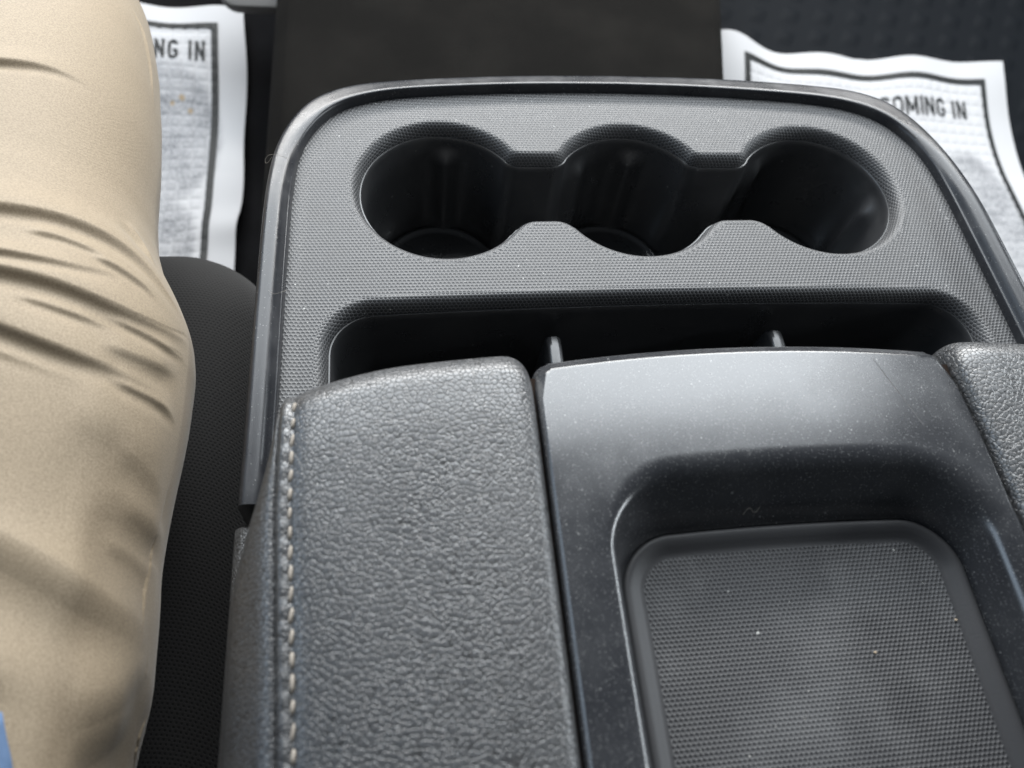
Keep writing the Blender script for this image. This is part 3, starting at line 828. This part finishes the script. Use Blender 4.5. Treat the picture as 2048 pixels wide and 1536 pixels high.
def leg_grid(u, th):
    uf = np.linspace(-.50, .49, 2000); v = leg_spine(uf)
    x, y, z, a, b = [smooth1(q, w) for q, w in zip(v, (25, 101, 101, 101, 101))]
    ty, tz = np.gradient(y), np.gradient(z); L = np.hypot(ty, tz); ty /= L; tz /= L
    x, y, z, a, b, ty, tz = [np.interp(u, uf, q) for q in (x, y, z, a, b, ty, tz)]
    c = np.sign(np.cos(th)) * np.abs(np.cos(th)) ** 0.92; s = np.sign(np.sin(th)) * np.abs(np.sin(th)) ** 0.92
    X = x[:, None] + a[:, None] * c; Y = y[:, None] - tz[:, None] * b[:, None] * s; Z = z[:, None] + ty[:, None] * b[:, None] * s
    return np.dstack([X, Y, Z])
# LEG-END
# raised creases of the cloth: points along the crest, height, far width, near width, depth of the valley before it
FOLDS = [
    ([(-0.3488, 0.0121, 0.0606), (-0.3164, 0.0136, 0.0636), (-0.2867, 0.0108, 0.0599), (-0.2779, 0.0145, 0.0565), (-0.2694, 0.0194, 0.052), (-0.2621, 0.0224, 0.0472), (-0.2544, 0.0232, 0.0408), (-0.2478, 0.0221, 0.0338)], 0.0018, 0.007, 0.0015, 0.0008),
    ([(-0.3295, -0.0665, 0.0657), (-0.2978, -0.0646, 0.0682), (-0.2677, -0.0678, 0.0643), (-0.2596, -0.066, 0.0614), (-0.2492, -0.0637, 0.0559), (-0.2398, -0.0633, 0.0494), (-0.2305, -0.0641, 0.0407), (-0.2236, -0.0656, 0.032), (-0.2178, -0.0714, 0.0252), (-0.2133, -0.0766, 0.0174), (-0.2107, -0.0789, 0.0023)], 0.0027, 0.011, 0.0021, 0.0008),
    ([(-0.3248, -0.0867, 0.0665), (-0.2933, -0.0847, 0.0692), (-0.2629, -0.088, 0.0654), (-0.2551, -0.0881, 0.0629), (-0.2468, -0.0875, 0.0594), (-0.2376, -0.0864, 0.0541), (-0.2289, -0.084, 0.047), (-0.221, -0.0786, 0.0362)], 0.0016, 0.006, 0.0015, 0.0011),
    ([(-0.3237, -0.0931, 0.0669), (-0.2918, -0.0912, 0.0695), (-0.2618, -0.0944, 0.0655), (-0.2534, -0.0945, 0.0628), (-0.2427, -0.0946, 0.0579), (-0.2336, -0.096, 0.0523), (-0.2247, -0.0974, 0.0445), (-0.216, -0.097, 0.033), (-0.2099, -0.0929, 0.0174), (-0.2092, -0.0859, -0.0043)], 0.0025, 0.009, 0.0022, 0.0009),
    ([(-0.3199, -0.1136, 0.0683), (-0.2881, -0.111, 0.0699), (-0.258, -0.1143, 0.0646), (-0.25, -0.1162, 0.0616), (-0.2394, -0.1194, 0.056), (-0.2309, -0.1207, 0.0499), (-0.2223, -0.1214, 0.0412), (-0.2143, -0.1209, 0.0287), (-0.2097, -0.1197, 0.0144)], 0.0023, 0.011, 0.0023, 0.0009),
    ([(-0.2267, -0.1132, 0.0463), (-0.2183, -0.1127, 0.0363), (-0.2129, -0.1109, 0.0263), (-0.2084, -0.1074, 0.0091)], 0.0014, 0.008, 0.003, 0.0008),
    ([(-0.2336, -0.1388, 0.0513), (-0.2253, -0.1395, 0.0436), (-0.2185, -0.1407, 0.0345), (-0.2133, -0.1433, 0.0233), (-0.2101, -0.1477, 0.005)], 0.0012, 0.014, 0.01, 0.0007),
    ([(-0.2243, -0.163, 0.0408), (-0.2171, -0.1637, 0.0294), (-0.2121, -0.1656, 0.0126), (-0.212, -0.1688, -0.0073)], 0.0009, 0.014, 0.01, 0.0006),
    ([(-0.306, -0.1808, 0.0708), (-0.2739, -0.179, 0.0682), (-0.2441, -0.1821, 0.0569), (-0.2373, -0.1858, 0.0524), (-0.2308, -0.1896, 0.047), (-0.2232, -0.1952, 0.0386), (-0.2161, -0.1996, 0.0265), (-0.2116, -0.2028, 0.0075), (-0.2119, -0.2041, -0.0082)], 0.0034, 0.018, 0.009, 0.0016),
    ([(-0.3002, -0.2192, 0.0712), (-0.268, -0.2167, 0.0675), (-0.2378, -0.2199, 0.0539), (-0.2339, -0.2205, 0.0511), (-0.2297, -0.223, 0.0473), (-0.2255, -0.228, 0.0424), (-0.2233, -0.2348, 0.0385)], 0.0018, 0.012, 0.008, 0.002),
    ([(-0.2246, -0.2305, 0.0409), (-0.2196, -0.2274, 0.0342), (-0.2149, -0.2237, 0.0253), (-0.2116, -0.217, 0.0129), (-0.2112, -0.2078, -0.0016)], 0.0018, 0.014, 0.01, 0.0012),
    ([(-0.2221, -0.241, 0.0356), (-0.2175, -0.238, 0.0277), (-0.2134, -0.2331, 0.0171), (-0.211, -0.2257, 0.0054)], 0.0018, 0.014, 0.01, 0.0012),
    ([(-0.2521, -0.0748, 0.0601), (-0.2429, -0.0736, 0.055), (-0.2345, -0.0744, 0.0493), (-0.2271, -0.0759, 0.0427)], 0.0009, 0.005, 0.0012, 0.0004),
    ([(-0.2339, -0.0776, 0.0497), (-0.2253, -0.0785, 0.0417), (-0.2187, -0.0806, 0.0334), (-0.2141, -0.0839, 0.0261)], 0.001, 0.005, 0.0012, 0.0005),
    ([(-0.2495, -0.1041, 0.0613), (-0.2401, -0.1048, 0.0566), (-0.231, -0.1055, 0.0503), (-0.2223, -0.1063, 0.0417)], 0.0008, 0.005, 0.0013, 0.0004),
    ([(-0.2266, -0.1018, 0.0464), (-0.2179, -0.1019, 0.0361), (-0.2113, -0.1015, 0.0229), (-0.2078, -0.0981, 0.004)], 0.001, 0.005, 0.0013, 0.0006),
    ([(-0.2231, -0.1252, 0.042), (-0.2164, -0.1259, 0.0322), (-0.2111, -0.1253, 0.0194), (-0.209, -0.1273, 0.006)], 0.001, 0.006, 0.0016, 0.0006),
    ([(-0.3155, -0.1238, 0.0692), (-0.284, -0.1213, 0.0697), (-0.2537, -0.1245, 0.063), (-0.2446, -0.1264, 0.0588), (-0.2347, -0.1295, 0.0525), (-0.2251, -0.1302, 0.0439)], 0.0007, 0.006, 0.0016, 0.0003),
    ([(-0.2205, -0.1482, 0.037), (-0.2159, -0.1494, 0.0289), (-0.2121, -0.1526, 0.0176), (-0.2106, -0.157, 0.0033)], 0.0006, 0.01, 0.005, 0.0003),
    ([(-0.2181, -0.1668, 0.0308), (-0.2143, -0.1668, 0.0216), (-0.2117, -0.1694, 0.0062), (-0.2128, -0.1713, -0.0115)], 0.0007, 0.01, 0.005, 0.0004),
    ([(-0.2209, -0.1797, 0.0343), (-0.2158, -0.181, 0.0236), (-0.2127, -0.183, 0.0096), (-0.2131, -0.1849, -0.0099)], 0.0008, 0.009, 0.0045, 0.0004),
    ([(-0.2319, -0.0429, 0.0272), (-0.2258, -0.0511, 0.0208), (-0.2195, -0.0635, 0.0203)], 0.001, 0.005, 0.003, 0.0006),
    ([(-0.2561, 0.1174, 0.0123), (-0.2497, 0.1052, 0.0039), (-0.2439, 0.08, -0.0001), (-0.2389, 0.0483, -0.001)], 0.0009, 0.0014, 0.0014, 0),
]

def fold_height(Pall, pts, A, w1, w2, B):
    """asymmetric crease: sharp crest, long far slope, short near slope, a valley on the near side"""
    pts = np.array(pts); L = np.concatenate([[0], np.cumsum(np.linalg.norm(np.diff(pts, axis=0), axis=1))])
    q = np.linspace(0, L[-1], 34); pts = np.column_stack([np.interp(q, L, pts[:, k]) for k in range(3)])
    for _ in range(5): pts[1:-1] = 0.25 * pts[:-2] + 0.5 * pts[1:-1] + 0.25 * pts[2:]
    near_box = np.all((Pall > pts.min(0) - 0.08) & (Pall < pts.max(0) + 0.08), axis=1); P = Pall[near_box]
    best = np.full(len(P), 1e9); sd = np.zeros(len(P)); tt = np.zeros(len(P))
    n = len(pts) - 1
    for i in range(n):
        a, b = pts[i], pts[i + 1]; ab = b - a; L2 = ab @ ab
        t = np.clip(((P - a) @ ab) / L2, 0, 1); q = P - (a + t[:, None] * ab); d = np.linalg.norm(q, axis=1)
        near = np.cross(ab / math.sqrt(L2), (0, 0, 1.0)); s = np.sign(q @ near); s[s == 0] = 1
        m = d < best; best[m] = d[m]; sd[m] = (d * s)[m]; tt[m] = ((i + t) / n)[m]
    fade = sstep(0, 0.25, tt) * sstep(1.0, 0.6, tt)
    wob = 1 + 0.10 * np.sin(tt * 9 + pts[0][1] * 90)
    r = 0.0009
    far = A * np.exp(-(np.sqrt(sd * sd + r * r) - r) / (w1 * 0.75))
    nr = A * np.exp(-(sd / (w2 * wob)) ** 2) - B * np.exp(-((sd - 2.0 * w2) / (1.6 * w2)) ** 2) * np.clip(sd / w2, 0, 1)
    if A < 0.0028 and A > 0.001: far = A * np.exp(-(sd / w1) ** 2)      # soft drapes have a round crest
    h = np.where(sd < 0, far, nr) * sstep(0.07, 0.03, best)
    out = np.zeros(len(Pall)); out[near_box] = h * fade * wob
    return out
person = empty('person', (-0.30, -0.2, -0.07))
tag(person, 'seated driver in khaki trousers, only one thigh and knee in view', 'person')
uu = np.concatenate([np.linspace(-.50, -.275, 30), np.linspace(-.27, .15, 760), np.linspace(.155, .49, 90)])
th = np.concatenate([np.linspace(-0.75, 1.75, 330), np.linspace(1.78, 2 * math.pi - 0.78, 80)])
G3 = leg_grid(uu, th); u = uu
du = np.gradient(G3, axis=0); dt = np.roll(G3, -1, 1) - np.roll(G3, 1, 1)
nrm = np.cross(dt, du); nrm /= np.linalg.norm(nrm, axis=2)[:, :, None]
if nrm[400, 300, 2] < 0: nrm = -nrm
flat = G3.reshape(-1, 3); disp = np.zeros(len(flat))
for fd in FOLDS: disp += fold_height(flat, *fd)
disp += 0.0004 * np.sin(flat[:, 1] * 62 + flat[:, 0] * 45 + 2 * np.sin(flat[:, 2] * 30)) * sstep(0.0, -0.12, flat[:, 1])
disp += 0.0002 * np.sin(flat[:, 1] * 110 - flat[:, 0] * 70 + 1.0) * sstep(0.02, -0.08, flat[:, 1])
G3 = (flat + nrm.reshape(-1, 3) * disp[:, None]).reshape(G3.shape)
G3[:, :, 2] = np.maximum(G3[:, :, 2], -0.40)
uvg = np.dstack([np.broadcast_to(th[None, :] * 0.08, G3.shape[:2]), np.broadcast_to(u[:, None], G3.shape[:2])])
mb = MB(); mb.rings(list(G3), uvs=list(uvg), flip=True)
mb.build('trousers', 'pants', person, sharp=None)
# shirt tail lying over the top of the thigh
us = np.linspace(-0.47, -0.2335, 70); P = []
for q in us:
    e = math.radians(35.3 + max(0.0, (q + 0.2465)) * 450 + 1.5 * math.sin(q * 70))
    P.append(leg_grid(np.array([q]), np.linspace(e, 2.7, 60))[0])
P = np.array(P); ctr = np.array([[(-0.305, q, 0.0)] for q in us])
dv = P - ctr; dv /= np.linalg.norm(dv, axis=2)[:, :, None]
wv = 0.0045 + 0.0012 * np.sin(P[:, :, 0] * 130 + P[:, :, 1] * 60)
mb = MB(); mb.grid(P + dv * wv[:, :, None])
o = mb.build('shirt', 'shirt', person, sharp=None)
md = o.modifiers.new('thickness', 'SOLIDIFY'); md.thickness = 0.0012

# ------------------------------------------------------------------ dust, crumbs and lint
def specks(n, region, zf, rmin, rmax):
    V = []; F = []
    for _ in range(n):
        x = random.uniform(region[0], region[1]); y = random.uniform(region[2], region[3]); z = zf(x, y)
        if z is None: continue
        r = rmin + (rmax - rmin) * random.random() ** 3; i = len(V); a0 = random.random() * 6
        for k in range(4): V.append((x + r * random.uniform(.6, 1.2) * math.cos(a0 + k * 1.57), y + r * random.uniform(.6, 1.2) * math.sin(a0 + k * 1.57), z))
        V.append((x, y, z + r * 0.8)); F += [(i + k, i + (k + 1) % 4, i + 4) for k in range(4)]
    return V, F
Tpoly = [tuple(p) for p in (T + TN * RF[:, None])]
cupPoly = [tuple(p) for p in cup_outline(BE)]; pitPoly = [tuple(p) for p in pit_outline(BE)]; panPoly = [tuple(p) for p in margin(0.008, 0)[:, :2]]
V1, F1 = specks(160, (-0.073, 0.073, -0.30, -0.138), lambda x, y: None if inside((x, y), Tpoly) else plate_z(x, y) + 0.00003, 0.00004, 0.00016)
V2, F2 = specks(160, (-0.17, 0.17, -0.12, 0.066), lambda x, y: None if (not inside((x, y), panPoly) or inside((x, y), cupPoly) or inside((x, y), pitPoly)) else 0.0001, 0.00005, 0.00018)
V3, F3 = specks(40, (-0.038, 0.055, -0.29, -0.205), lambda x, y: 0.0390, 0.0001, 0.0003)
V = V1 + V2 + V3; F = F1 + [tuple(i + len(V1) for i in f) for f in F2] + [tuple(i + len(V1) + len(V2) for i in f) for f in F3]
tag(build('dust', V, F, 'dust', smooth=False), 'pale dust specks scattered over the console and tray', 'dust', kind='stuff')
def lint(pts, r, label):
    pts = crom(np.array(pts, float), 6); o = tube(pts, r, 6).build('lint_fibre', 'fibre', None, sharp=None)
    return tag(o, label, 'lint', 'loose fibres on the console')

lint([(-0.0080, -0.1897, 0.0451), (-0.0070, -0.1886, 0.0464), (-0.0058, -0.1882, 0.0470), (-0.0046, -0.1892, 0.0459), (-0.0036, -0.1893, 0.0458), (-0.0024, -0.1881, 0.0471)], 0.00006, 'short curled fibre stuck to the front wall of the tray recess')
lint([(-0.1715, 0.0084, 0.0103), (-0.1750, 0.0094, 0.0112), (-0.1795, 0.0104, 0.0106), (-0.1818, 0.0095, 0.0088), (-0.1816, 0.0075, 0.0082), (-0.1800, 0.0068, 0.0098), (-0.1785, 0.0085, 0.0112)], 0.00007, 'looped hair on the rim beside the trouser leg')
lint([(-0.1765, -0.0680, 0.0112), (-0.1740, -0.0700, 0.0112), (-0.1710, -0.0692, 0.0112), (-0.1690, -0.0676, 0.0103)], 0.00006, 'thin hair lying across the side of the rim')
def crumb(x, y, z, r, label):
    V = []; F = []
    n = 7; rings = []
    mb = MB()
    for a in np.linspace(-1.2, 1.2, 5):
        rings.append([(x + r * random.uniform(.75, 1.2) * math.cos(a) * math.cos(t), y + 0.8 * r * random.uniform(.75, 1.2) * math.cos(a) * math.sin(t), z + 0.7 * r * (math.sin(a) + 1)) for t in np.linspace(0, 2 * math.pi, n, endpoint=False)])
    q = mb.rings(rings); mb.fan(q[0], flip=True); mb.fan(q[-1])
    tag(mb.build('crumb', 'crumb', None, sharp=20), label, 'crumb', 'crumbs on the console')
crumb(0.0692, -0.0668, -0.0056, 0.0008, 'tan crumb on the lip of the storage pit')
crumb(0.0600, -0.2290, 0.0390, 0.0005, 'tan crumb near the edge of the tray mat')
crumb(0.0279, -0.2369, 0.0388, 0.0005, 'pale crumb in the middle of the tray mat')
